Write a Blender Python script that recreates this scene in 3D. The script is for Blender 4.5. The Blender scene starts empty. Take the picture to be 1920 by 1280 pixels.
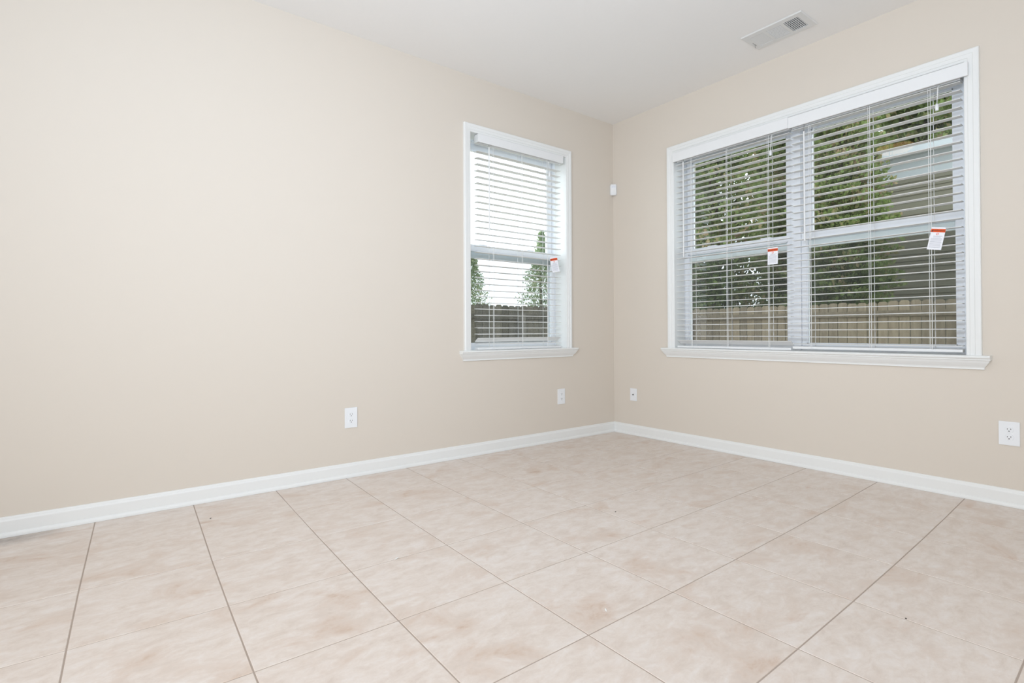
import bpy, bmesh, math, random
from mathutils import Vector, Matrix
C = bpy.context.scene
COL = C.collection
PI = math.pi

# ------------------------------------------------------------------ camera
def vec_from_angles(yaw, pitch, roll):
    fw = Vector((math.cos(pitch)*math.sin(yaw), math.cos(pitch)*math.cos(yaw), math.sin(pitch)))
    rt = Vector((math.cos(yaw), -math.sin(yaw), 0.0))
    up = rt.cross(fw)
    return (math.cos(roll)*rt + math.sin(roll)*up, -math.sin(roll)*rt + math.cos(roll)*up, fw)
r_, u_, f_ = vec_from_angles(0.6565634, 0.0066967, -0.0042345)
cam = bpy.data.cameras.new('camera')
cam.sensor_width = 36.0
cam.lens = 18.73855
cam.shift_y = -24.837/1920
cam.clip_start = 0.02
cam.clip_end = 300
camo = bpy.data.objects.new('camera', cam)
COL.objects.link(camo)
M3 = Matrix((r_, u_, -f_)).transposed()
camo.matrix_world = Matrix.Translation((-3.63005, -3.2186, 0.89)) @ M3.to_4x4()
C.camera = camo

# ------------------------------------------------------------------ world, lights, exposure
C.view_settings.view_transform = 'Standard'
C.view_settings.look = 'None'
C.view_settings.gamma = 1.0
C.view_settings.use_curve_mapping = False
C.view_settings.exposure = 0.0
w = bpy.data.worlds.new('overcast_sky'); C.world = w
w.use_nodes = True
nt = w.node_tree
bg = nt.nodes['Background']
bg.inputs['Color'].default_value = (0.84, 0.92, 1.0, 1)
bg.inputs['Strength'].default_value = 3.3

def lamp(name, loc, target, size, size_y, power, color=(1, 1, 1), spread=180):
    l = bpy.data.lights.new(name, 'AREA')
    l.shape = 'RECTANGLE'; l.size = size; l.size_y = size_y
    l.energy = power; l.color = color; l.spread = math.radians(spread)
    o = bpy.data.objects.new(name, l)
    COL.objects.link(o)
    o.location = loc
    d = Vector(target) - Vector(loc)
    o.rotation_euler = d.to_track_quat('-Z', 'Y').to_euler()
    return o
# added fill lamps near the closed rear and side walls; no opening is there
lamp('rear_fill', (-2.7, -4.5, 1.45), (-2.0, 0, 1.2), 2.4, 1.9, 17, (0.88, 0.955, 1.04), 150)
lamp('side_fill', (-5.5, -2.6, 1.45), (-0.4, -0.6, 1.2), 2.4, 1.9, 58, (0.92, 0.96, 1.01), 125)
# the photographer's flash, turned up to the ceiling in front of the camera
lamp('bounce_flash', (-3.5, -3.0, 1.55), (-2.75, -1.9, 2.74), 0.35, 0.35, 31, (0.68, 0.92, 1.22))

# ------------------------------------------------------------------ helpers
random.seed(7)
def lin(c):
    c = c/255.0
    return c/12.92 if c <= 0.04045 else ((c+0.055)/1.055)**2.4
def rgb(r, g, b): return (lin(r), lin(g), lin(b), 1)
def new_mat(name):
    m = bpy.data.materials.new(name); m.use_nodes = True
    return m, m.node_tree, m.node_tree.nodes['Principled BSDF']
def pm(name, col, rough=0.5, spec=0.5, metal=0.0, bump=None):
    m, t, b = new_mat(name)
    b.inputs['Base Color'].default_value = col
    b.inputs['Roughness'].default_value = rough
    b.inputs['Specular IOR Level'].default_value = spec
    b.inputs['Metallic'].default_value = metal
    if bump:
        sc, st, dist = bump
        tc = t.nodes.new('ShaderNodeTexCoord')
        n = t.nodes.new('ShaderNodeTexNoise'); n.inputs['Scale'].default_value = sc
        n.inputs['Detail'].default_value = 5
        bp = t.nodes.new('ShaderNodeBump'); bp.inputs['Strength'].default_value = st
        bp.inputs['Distance'].default_value = dist
        t.links.new(tc.outputs['Object'], n.inputs['Vector'])
        t.links.new(n.outputs['Fac'], bp.inputs['Height'])
        t.links.new(bp.outputs['Normal'], b.inputs['Normal'])
    return m

class MB:
    def __init__(s): s.bm = bmesh.new()
    def face(s, pts):
        return s.bm.faces.new([s.bm.verts.new(p) for p in pts])
    def box(s, x0, x1, y0, y1, z0, z1, bev=0.0):
        b = bmesh.new()
        bmesh.ops.create_cube(b, size=1)
        bmesh.ops.scale(b, vec=(abs(x1-x0), abs(y1-y0), abs(z1-z0)), verts=b.verts)
        bmesh.ops.translate(b, vec=((x0+x1)/2, (y0+y1)/2, (z0+z1)/2), verts=b.verts)
        if bev > 0:
            bmesh.ops.bevel(b, geom=list(b.edges), offset=bev, segments=2, profile=0.7, affect='EDGES')
        s.add(b)
    def add(s, b, mat=None):
        if mat is not None: bmesh.ops.transform(b, matrix=mat, verts=b.verts)
        vs = {}
        for v in b.verts: vs[v] = s.bm.verts.new(v.co)
        for f in b.faces:
            try: s.bm.faces.new([vs[v] for v in f.verts])
            except ValueError: pass
        b.free()
    def tube(s, pts, rad, seg=8):
        pts = [Vector(p) for p in pts]
        rings = []
        for i, p in enumerate(pts):
            d = (pts[min(i+1, len(pts)-1)] - pts[max(i-1, 0)]).normalized()
            a = d.orthogonal().normalized(); c = d.cross(a)
            rr = rad[i] if isinstance(rad, (list, tuple)) else rad
            rings.append([s.bm.verts.new(p + rr*(math.cos(2*PI*k/seg)*a + math.sin(2*PI*k/seg)*c)) for k in range(seg)])
        # keep the rings from twisting
        for i in range(1, len(rings)):
            best = min(range(seg), key=lambda o: (rings[i][o].co - pts[i] - (rings[i-1][0].co - pts[i-1])).length)
            rings[i] = rings[i][best:] + rings[i][:best]
        for i in range(len(rings)-1):
            for k in range(seg):
                s.bm.faces.new((rings[i][k], rings[i][(k+1) % seg], rings[i+1][(k+1) % seg], rings[i+1][k]))
        s.bm.faces.new(rings[0][::-1]); s.bm.faces.new(rings[-1])
    def sweep(s, lines, cap=True):
        """lines: list of polylines (one per profile point, profile closed)."""
        g = [[s.bm.verts.new(p) for p in L] for L in lines]
        n = len(g)
        for i in range(n):
            A, B = g[i], g[(i+1) % n]
            for k in range(len(A)-1):
                s.bm.faces.new((A[k], A[k+1], B[k+1], B[k]))
        if cap:
            s.bm.faces.new([L[0] for L in g]); s.bm.faces.new([L[-1] for L in g][::-1])
    def map(s, fn):
        for v in s.bm.verts: v.co = Vector(fn(*v.co))
    def build(s, name, mat, parent=None, smooth=False, recalc=True):
        if recalc: bmesh.ops.recalc_face_normals(s.bm, faces=s.bm.faces)
        me = bpy.data.meshes.new(name)
        org = Vector((0, 0, 0)); p = parent
        while p is not None:
            org += p.location; p = p.parent
        for v in s.bm.verts: v.co -= org
        s.bm.to_mesh(me); s.bm.free()
        if mat: me.materials.append(mat)
        o = bpy.data.objects.new(name, me)
        COL.objects.link(o)
        if parent: o.parent = parent
        if smooth:
            for f in me.polygons: f.use_smooth = True
        return o

def tag(o, label=None, cat=None, group=None, kind=None):
    if label: o['label'] = label
    if cat: o['category'] = cat
    if group: o['group'] = group
    if kind: o['kind'] = kind
    return o
def thing(name, loc, label=None, cat=None, group=None, kind=None):
    o = bpy.data.objects.new(name, None); COL.objects.link(o)
    o.location = loc; o.empty_display_size = 0.05
    return tag(o, label, cat, group, kind)
def MAPL(s, d, z): return (s, d, z)      # left wall: along x, depth +y
def MAPR(s, d, z): return (d, s, z)      # right wall: along y, depth +x

# ------------------------------------------------------------------ materials
wall_m = pm('greige_wall_paint', rgb(222, 212, 199), 0.75, 0.25, bump=(220, 0.06, 0.002))
ceil_m = pm('white_ceiling_texture', rgb(246, 243, 239), 0.9, 0.2, bump=(30, 0.16, 0.005))
trim_m = pm('white_trim_paint', rgb(238, 238, 235), 0.35, 0.5)
vinyl_m = pm('white_window_vinyl', rgb(245, 247, 250), 0.4, 0.5)
slat_m = pm('white_blind_slat', rgb(250, 249, 247), 0.42, 0.45)
def slat_translucency(m):
    t = m.node_tree; b = t.nodes['Principled BSDF']; out = t.nodes['Material Output']
    tl = t.nodes.new('ShaderNodeBsdfTranslucent'); tl.inputs[0].default_value = rgb(250, 249, 247)
    mx = t.nodes.new('ShaderNodeMixShader'); mx.inputs[0].default_value = 0.30
    t.links.new(b.outputs[0], mx.inputs[1]); t.links.new(tl.outputs[0], mx.inputs[2]); t.links.new(mx.outputs[0], out.inputs[0])
slat_translucency(slat_m)
rail_m = pm('white_blind_rail', rgb(238, 238, 237), 0.4, 0.45)
cord_m = pm('white_cord', rgb(238, 238, 236), 0.8, 0.2)
plate_m = pm('white_outlet_plastic', rgb(240, 241, 242), 0.3, 0.5)
dark_m = pm('dark_slot', rgb(40, 38, 36), 0.6, 0.3)
metal_m = pm('nickel_screw', rgb(150, 148, 144), 0.35, 0.5, 0.9)
paper_m = pm('tag_paper', rgb(243, 243, 246), 0.7, 0.3)
orange_m = pm('tag_orange', rgb(232, 92, 40), 0.6, 0.3)
ink_m = pm('tag_ink', rgb(70, 60, 58), 0.7, 0.2)
greyink_m = pm('tag_grey_ink', rgb(178, 178, 186), 0.7, 0.2)
vent_m = pm('white_vent_metal', rgb(226, 225, 222), 0.45, 0.5)
ventd_m = pm('vent_duct_dark', rgb(66, 67, 72), 0.7, 0.2)
grout_m = pm('grout', rgb(180, 165, 153), 0.9, 0.1)
trunk_m = pm('tree_bark', rgb(84, 70, 60), 0.9, 0.1, bump=(9, 0.6, 0.05))

def glass_mat():
    m, t, b = new_mat('window_glass')
    out = t.nodes['Material Output']; t.nodes.remove(b)
    tr = t.nodes.new('ShaderNodeBsdfTransparent'); tr.inputs['Color'].default_value = (0.90, 0.94, 0.92, 1)
    gl = t.nodes.new('ShaderNodeBsdfGlossy'); gl.inputs['Roughness'].default_value = 0.0
    fr = t.nodes.new('ShaderNodeFresnel'); fr.inputs['IOR'].default_value = 1.5
    mx = t.nodes.new('ShaderNodeMixShader')
    t.links.new(fr.outputs[0], mx.inputs[0]); t.links.new(tr.outputs[0], mx.inputs[1]); t.links.new(gl.outputs[0], mx.inputs[2])
    t.links.new(mx.outputs[0], out.inputs['Surface'])
    return m
glass_m = glass_mat()
def screen_mat():
    m, t, b = new_mat('insect_screen_mesh')
    out = t.nodes['Material Output']
    b.inputs['Base Color'].default_value = rgb(66, 68, 66); b.inputs['Roughness'].default_value = 0.8
    tr = t.nodes.new('ShaderNodeBsdfTransparent')
    mx = t.nodes.new('ShaderNodeMixShader'); mx.inputs[0].default_value = 0.50
    t.links.new(tr.outputs[0], mx.inputs[1]); t.links.new(b.outputs[0], mx.inputs[2])
    t.links.new(mx.outputs[0], out.inputs['Surface'])
    return m
screen_m = screen_mat()

def ramp(t, stops):
    r = t.nodes.new('ShaderNodeValToRGB')
    while len(r.color_ramp.elements) < len(stops): r.color_ramp.elements.new(0.5)
    for e, (p, c) in zip(r.color_ramp.elements, stops):
        e.position = p; e.color = c
    return r
def mapping(t, src, scale, rot=(0, 0, 0)):
    mp = t.nodes.new('ShaderNodeMapping'); mp.inputs['Scale'].default_value = scale
    mp.inputs['Rotation'].default_value = rot
    t.links.new(src, mp.inputs['Vector']); return mp.outputs[0]
def noise(t, vec, scale, detail=6, rough=0.6, dist=0.0):
    n = t.nodes.new('ShaderNodeTexNoise')
    n.inputs['Scale'].default_value = scale; n.inputs['Detail'].default_value = detail
    n.inputs['Roughness'].default_value = rough; n.inputs['Distortion'].default_value = dist
    t.links.new(vec, n.inputs['Vector']); return n.outputs['Fac']
def mixc(t, fac, a, b, blend='MIX'):
    m = t.nodes.new('ShaderNodeMix'); m.data_type = 'RGBA'; m.blend_type = blend
    if isinstance(fac, float): m.inputs[0].default_value = fac
    else: t.links.new(fac, m.inputs[0])
    for i, v in ((6, a), (7, b)):
        if isinstance(v, tuple): m.inputs[i].default_value = v
        else: t.links.new(v, m.inputs[i])
    return m.outputs[2]

def tile_mat():
    m, t, b = new_mat('beige_marbled_tile')
    tc = t.nodes.new('ShaderNodeTexCoord')
    at = t.nodes.new('ShaderNodeAttribute'); at.attribute_name = 'tile_random'
    off = t.nodes.new('ShaderNodeVectorMath'); off.operation = 'MULTIPLY_ADD'
    off.inputs[1].default_value = (37, 53, 29)
    t.links.new(at.outputs['Vector'], off.inputs[0]); t.links.new(tc.outputs['Object'], off.inputs[2])
    v = off.outputs[0]
    streak = mapping(t, v, (2.4, 3.9, 1), (0, 0, 0.15))
    n1 = noise(t, streak, 1.7, 8, 0.62, 0.5)
    n2 = noise(t, mapping(t, v, (5, 9, 1), (0, 0, -0.1)), 2.6, 9, 0.7, 0.4)
    n3 = noise(t, v, 70, 4, 0.7)
    base = ramp(t, [(0.30, rgb(218, 203, 191)), (0.50, rgb(230, 218, 208)), (0.72, rgb(238, 230, 224))])
    t.links.new(n2, base.inputs[0])
    patch = ramp(t, [(0.52, (0, 0, 0, 1)), (0.70, (1, 1, 1, 1))])
    t.links.new(n1, patch.inputs[0])
    sp = t.nodes.new('ShaderNodeMath'); sp.operation = 'MULTIPLY'
    n2r = ramp(t, [(0.36, (0.12, 0.12, 0.12, 1)), (0.62, (1, 1, 1, 1))]); t.links.new(n2, n2r.inputs[0])
    t.links.new(patch.outputs[0], sp.inputs[0]); t.links.new(n2r.outputs[0], sp.inputs[1])
    c = mixc(t, sp.outputs[0], base.outputs[0], rgb(208, 182, 162))
    fine = ramp(t, [(0.3, (0.955, 0.95, 0.945, 1)), (0.7, (1, 1, 1, 1))])
    t.links.new(n3, fine.inputs[0])
    c = mixc(t, 1.0, c, fine.outputs[0], 'MULTIPLY')
    # grey scuff by the left baseboard
    vm = t.nodes.new('ShaderNodeVectorMath'); vm.operation = 'DISTANCE'
    vm.inputs[1].default_value = (-3.95, -0.13, 0)
    t.links.new(mapping(t, tc.outputs['Object'], (1, 2.2, 1)), vm.inputs[0])
    sr = ramp(t, [(0.03, (1, 1, 1, 1)), (0.22, (0, 0, 0, 1))])
    t.links.new(vm.outputs['Value'], sr.inputs[0])
    sm = t.nodes.new('ShaderNodeMath'); sm.operation = 'MULTIPLY'
    t.links.new(sr.outputs[0], sm.inputs[0]); t.links.new(noise(t, tc.outputs['Object'], 30, 6, 0.8), sm.inputs[1])
    c = mixc(t, sm.outputs[0], c, rgb(120, 115, 112))
    t.links.new(c, b.inputs['Base Color'])
    b.inputs['Roughness'].default_value = 0.42
    b.inputs['Specular IOR Level'].default_value = 0.35
    bp = t.nodes.new('ShaderNodeBump'); bp.inputs['Strength'].default_value = 0.12; bp.inputs['Distance'].default_value = 0.003
    t.links.new(n2, bp.inputs['Height']); t.links.new(bp.outputs[0], b.inputs['Normal'])
    return m
tile_m = tile_mat()

def wood_mat(name, c1, c2, sc=(1, 1, 1)):
    m, t, b = new_mat(name)
    tc = t.nodes.new('ShaderNodeTexCoord')
    at = t.nodes.new('ShaderNodeAttribute'); at.attribute_name = 'board_random'
    off = t.nodes.new('ShaderNodeVectorMath'); off.operation = 'MULTIPLY_ADD'
    off.inputs[1].default_value = (31, 17, 23)
    t.links.new(at.outputs['Vector'], off.inputs[0]); t.links.new(tc.outputs['Object'], off.inputs[2])
    n = noise(t, mapping(t, off.outputs[0], sc), 3.0, 7, 0.65, 0.3)
    r = ramp(t, [(0.28, c1), (0.72, c2)]); t.links.new(n, r.inputs[0])
    hv = ramp(t, [(0, (0.72, 0.72, 0.72, 1)), (1, (1.12, 1.1, 1.06, 1))])
    t.links.new(at.outputs['Fac'], hv.inputs[0])
    c = mixc(t, 1.0, r.outputs[0], hv.outputs[0], 'MULTIPLY')
    t.links.new(c, b.inputs['Base Color']); b.inputs['Roughness'].default_value = 0.9
    b.inputs['Specular IOR Level'].default_value = 0.15
    return m
fence_m = wood_mat('weathered_fence_board', rgb(126, 112, 95), rgb(170, 156, 135), (9, 9, 0.9))
fence_shade_m = wood_mat('shaded_fence_board', rgb(92, 87, 76), rgb(130, 123, 108), (9, 9, 0.9))  # the back fence's shade is put into its darker board colour
post_m = wood_mat('weathered_fence_post', rgb(120, 114, 104), rgb(160, 154, 142), (6, 6, 0.7))

def foliage_mat(name, c1, c2, c3):
    m, t, b = new_mat(name)
    tc = t.nodes.new('ShaderNodeTexCoord')
    oi = t.nodes.new('ShaderNodeObjectInfo')
    n = noise(t, tc.outputs['Object'], 1.1, 4, 0.6)
    at = t.nodes.new('ShaderNodeAttribute'); at.attribute_name = 'leaf_random'
    ad = t.nodes.new('ShaderNodeMath'); ad.operation = 'MULTIPLY_ADD'; ad.inputs[1].default_value = 0.22
    t.links.new(at.outputs['Fac'], ad.inputs[0]); t.links.new(n, ad.inputs[2])
    r = ramp(t, [(0.42, c1), (0.66, c2), (0.80, c3)]); t.links.new(ad.outputs[0], r.inputs[0])
    t.links.new(r.outputs[0], b.inputs['Base Color']); b.inputs['Roughness'].default_value = 0.65
    b.inputs['Specular IOR Level'].default_value = 0.25
    # thin leaves let some light through
    tl = t.nodes.new('ShaderNodeBsdfTranslucent'); t.links.new(r.outputs[0], tl.inputs[0])
    mx = t.nodes.new('ShaderNodeMixShader'); mx.inputs[0].default_value = 0.35
    out = t.nodes['Material Output']
    t.links.new(b.outputs[0], mx.inputs[1]); t.links.new(tl.outputs[0], mx.inputs[2]); t.links.new(mx.outputs[0], out.inputs[0])
    return m
leaf_dark = foliage_mat('cypress_green', rgb(90, 102, 58), rgb(120, 136, 78), rgb(152, 132, 102))
leaf_hazy = foliage_mat('hazy_tree_green', rgb(132, 152, 112), rgb(166, 180, 142), rgb(186, 188, 140))  # sunlit haze is put into these paler leaf colours

# ------------------------------------------------------------------ room shell
H = 2.741
XW, YW = -5.7, -4.7      # far ends of the room behind the camera
LO = dict(st0=-1.621, st1=-0.489, s0=-1.5295, s1=-0.5865, z0=0.757, z1=2.332, cs0=-1.584, cs1=-0.532, cz=2.390)
RO = dict(st0=-2.5535, st1=-0.538, s0=-0.645, s1=-2.453, z0=0.757, z1=2.308, cs0=-0.583, cs1=-2.5165, cz=2.368)
T = 0.24                 # wall thickness
def wall_hole(name, sA, sB, o, mp, mat):
    e = 0.014            # jamb boards cover the edge of the hole
    a, b = sorted((o['s0'], o['s1'])); a -= e; b += e
    z0, z1 = o['z0']-0.03, o['z1']+e
    m = MB()
    lo, hi = sorted((sA, sB))
    for d in (0.0, T):
        for (p, q, u, v) in ((lo, a, 0, H), (b, hi, 0, H), (a, b, 0, z0), (a, b, z1, H)):
            m.face([mp(p, d, u), mp(q, d, u), mp(q, d, v), mp(p, d, v)])
    rim = [(a, z0), (b, z0), (b, z1), (a, z1)]
    for i in range(4):
        (p, u), (q, v) = rim[i], rim[(i+1) % 4]
        m.face([mp(p, 0, u), mp(q, 0, v), mp(q, T, v), mp(p, T, u)])
    for (p, u), (q, v) in (((lo, 0), (hi, 0)), ((hi, 0), (hi, H)), ((hi, H), (lo, H)), ((lo, H), (lo, 0))):
        m.face([mp(p, 0, u), mp(q, 0, v), mp(q, T, v), mp(p, T, u)])
    bmesh.ops.remove_doubles(m.bm, verts=m.bm.verts, dist=1e-5)
    return tag(m.build(name, mat), kind='structure')
wall_hole('wall_left', XW, 0.0, LO, MAPL, wall_m)
wall_hole('wall_right', YW, 0.0, RO, MAPR, wall_m)
m = MB(); m.box(XW-0.2, XW, YW, T, 0, H); tag(m.build('wall_side', wall_m), kind='structure')
m = MB(); m.box(XW-0.2, T, YW-0.2, YW, 0, H); tag(m.build('wall_rear', wall_m), kind='structure')
m = MB(); m.box(XW-0.2, T, YW-0.2, T, H, H+0.15); tag(m.build('ceiling', ceil_m), kind='structure')

# floor: marbled tiles with grout joints, laid slightly out of square with the walls as in the room
def fu(x, y): return 9.0416 + 2.4635*x - 0.03188*y - 0.00335*x*x + 0.02702*x*y - 0.01801*y*y
def fv(x, y): return -1.08597 + 0.04124*x - 2.48539*y + 0.02049*x*x - 0.0376*x*y + 0.00353*y*y
def grid_pt(u, v):
    x, y = (u-9.0416)/2.45, -(v+1.08)/2.48 - 0.0
    for _ in range(40):
        du, dv = u-fu(x, y), v-fv(x, y)
        x += 0.9*du/2.42; y -= 0.9*dv/2.45
    return x, y
def build_floor():
    bm = bmesh.new()
    lay = bm.faces.layers.float_vector.new('tile_random') if hasattr(bm.faces.layers, 'float_vector') else None
    g = 0.0019
    G = {}
    for u in range(-5, 11):
        for v in range(-2, 12): G[(u, v)] = grid_pt(u, v)
    rnd = []
    def cell(x0y0, x1y0, x1y1, x0y1):
        P = [Vector((p[0], p[1], 0)) for p in (x0y0, x1y0, x1y1, x0y1)]
        c = sum(P, Vector())/4
        def inset(k):
            out = []
            for i in range(4):
                a = (P[i-1]-P[i]).normalized(); b = (P[(i+1) % 4]-P[i]).normalized()
                out.append(P[i] + (a+b)*k)
            return out
        top = [bm.verts.new(q) for q in inset(g+0.0012)]
        low = [bm.verts.new(q+Vector((0, 0, -0.0014))) for q in inset(g)]
        fs = [bm.faces.new(top)]
        for i in range(4): fs.append(bm.faces.new((low[i], low[(i+1) % 4], top[(i+1) % 4], top[i])))
        r = (random.random(), random.random(), random.random())
        for f in fs:
            f.material_index = 0; rnd.append((f, r))
    for u in range(-5, 10):
        for v in range(-2, 11):
            if u <= 1 and v == 0: continue          # long tiles along the left wall
            v1 = v+2 if (u <= 1 and v == -1) else v+1
            q = [G[(u, v)], G[(u+1, v)], G[(u+1, v1)], G[(u, v1)]]
            if max(p[0] for p in q) < XW or min(p[0] for p in q) > 0.05: continue
            if max(p[1] for p in q) < YW or min(p[1] for p in q) > 0.05: continue
            cell(*q)
    # trim the tiles to the room
    geom = list(bm.verts)+list(bm.edges)+list(bm.faces)
    if lay is None: pass
    bm.faces.ensure_lookup_table()
    if lay:
        for f, r in rnd: f[lay] = Vector(r)
    for co, no in (((0.0, 0, 0), (1, 0, 0)), ((0, 0.0, 0), (0, 1, 0)), ((XW, 0, 0), (-1, 0, 0)), ((0, YW, 0), (0, -1, 0))):
        geom = list(bm.verts)+list(bm.edges)+list(bm.faces)
        bmesh.ops.bisect_plane(bm, geom=geom, plane_co=co, plane_no=no, clear_outer=True)
    gz = -0.0012
    vs = [bm.verts.new(p) for p in ((XW, YW, gz), (0, YW, gz), (0, 0, gz), (XW, 0, gz))]
    f = bm.faces.new(vs); f.material_index = 1
    vs2 = [bm.verts.new(p) for p in ((XW, YW, -0.12), (0, YW, -0.12), (0, 0, -0.12), (XW, 0, -0.12))]
    f2 = bm.faces.new(vs2[::-1]); f2.material_index = 1
    for i in range(4):
        ff = bm.faces.new((vs[i], vs2[i], vs2[(i+1) % 4], vs[(i+1) % 4])); ff.material_index = 1
    bmesh.ops.recalc_face_normals(bm, faces=bm.faces)
    for f in bm.faces:
        if abs(f.normal.z) > 0.5 and f.calc_center_median().z > -0.05 and f.normal.z < 0: f.normal_flip()
    me = bpy.data.meshes.new('floor')
    bm.to_mesh(me); bm.free()
    me.materials.append(tile_m); me.materials.append(grout_m)
    o = bpy.data.objects.new('floor', me); COL.objects.link(o)
    return tag(o, kind='structure')
build_floor()

# baseboards with a shoe moulding
BP = [(0, 0.088), (0.005, 0.0875), (0.008, 0.083), (0.0095, 0.076), (0.0125, 0.071), (0.013, 0.068), (0.013, 0.0215),
      (0.0165, 0.019), (0.0195, 0.0135), (0.0208, 0.008), (0.021, 0.0006), (0, 0.0006)]
def baseboard(name, pts):
    m = MB(); m.sweep([pts(t, z) for t, z in BP]); return tag(m.build(name, trim_m), kind='structure')
baseboard('baseboard_left', lambda t, z: [(XW, -t, z), (-t, -t, z)])
baseboard('baseboard_right', lambda t, z: [(-t, -t, z), (-t, YW, z)])
baseboard('baseboard_side', lambda t, z: [(XW+t, YW, z), (XW+t, -0.022, z)])
baseboard('baseboard_rear', lambda t, z: [(XW+0.022, YW+t, z), (-0.022, YW+t, z)])

# ------------------------------------------------------------------ windows
CASING = [(0.0, 0.0), (0.0, 0.011), (0.003, 0.0125), (0.014, 0.0135), (0.016, 0.0160), (0.034, 0.0170), (0.037, 0.0195),
          (0.052, 0.0205), (0.056, 0.0205), (0.060, 0.0175), (0.0605, 0.0)]
def sash(parent, name, s0, s1, z0, z1, d0, th, stile, rt, rb, mp):
    a, b = sorted((s0, s1))
    m = MB()
    m.box(a, a+stile, d0, d0+th, z0, z1, 0.003); m.box(b-stile, b, d0, d0+th, z0, z1, 0.003)
    m.box(a+stile-0.001, b-stile+0.001, d0, d0+th, z1-rt, z1, 0.003)
    m.box(a+stile-0.001, b-stile+0.001, d0, d0+th, z0, z0+rb, 0.003)
    # glazing bead
    i = 0.006
    for (p, q, u, v) in ((a+stile, a+stile+i, z0+rb, z1-rt), (b-stile-i, b-stile, z0+rb, z1-rt),
                         (a+stile, b-stile, z0+rb, z0+rb+i), (a+stile, b-stile, z1-rt-i, z1-rt)):
        m.box(p, q, d0+0.006, d0+th-0.004, u, v)
    m.map(mp)
    s = m.build(name, vinyl_m, parent)
    g = MB(); g.face([mp(a+stile, d0+th*0.55, z0+rb), mp(b-stile, d0+th*0.55, z0+rb), mp(b-stile, d0+th*0.55, z1-rt), mp(a+stile, d0+th*0.55, z1-rt)])
    g.build('glass', glass_m, s)
    return s
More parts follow.
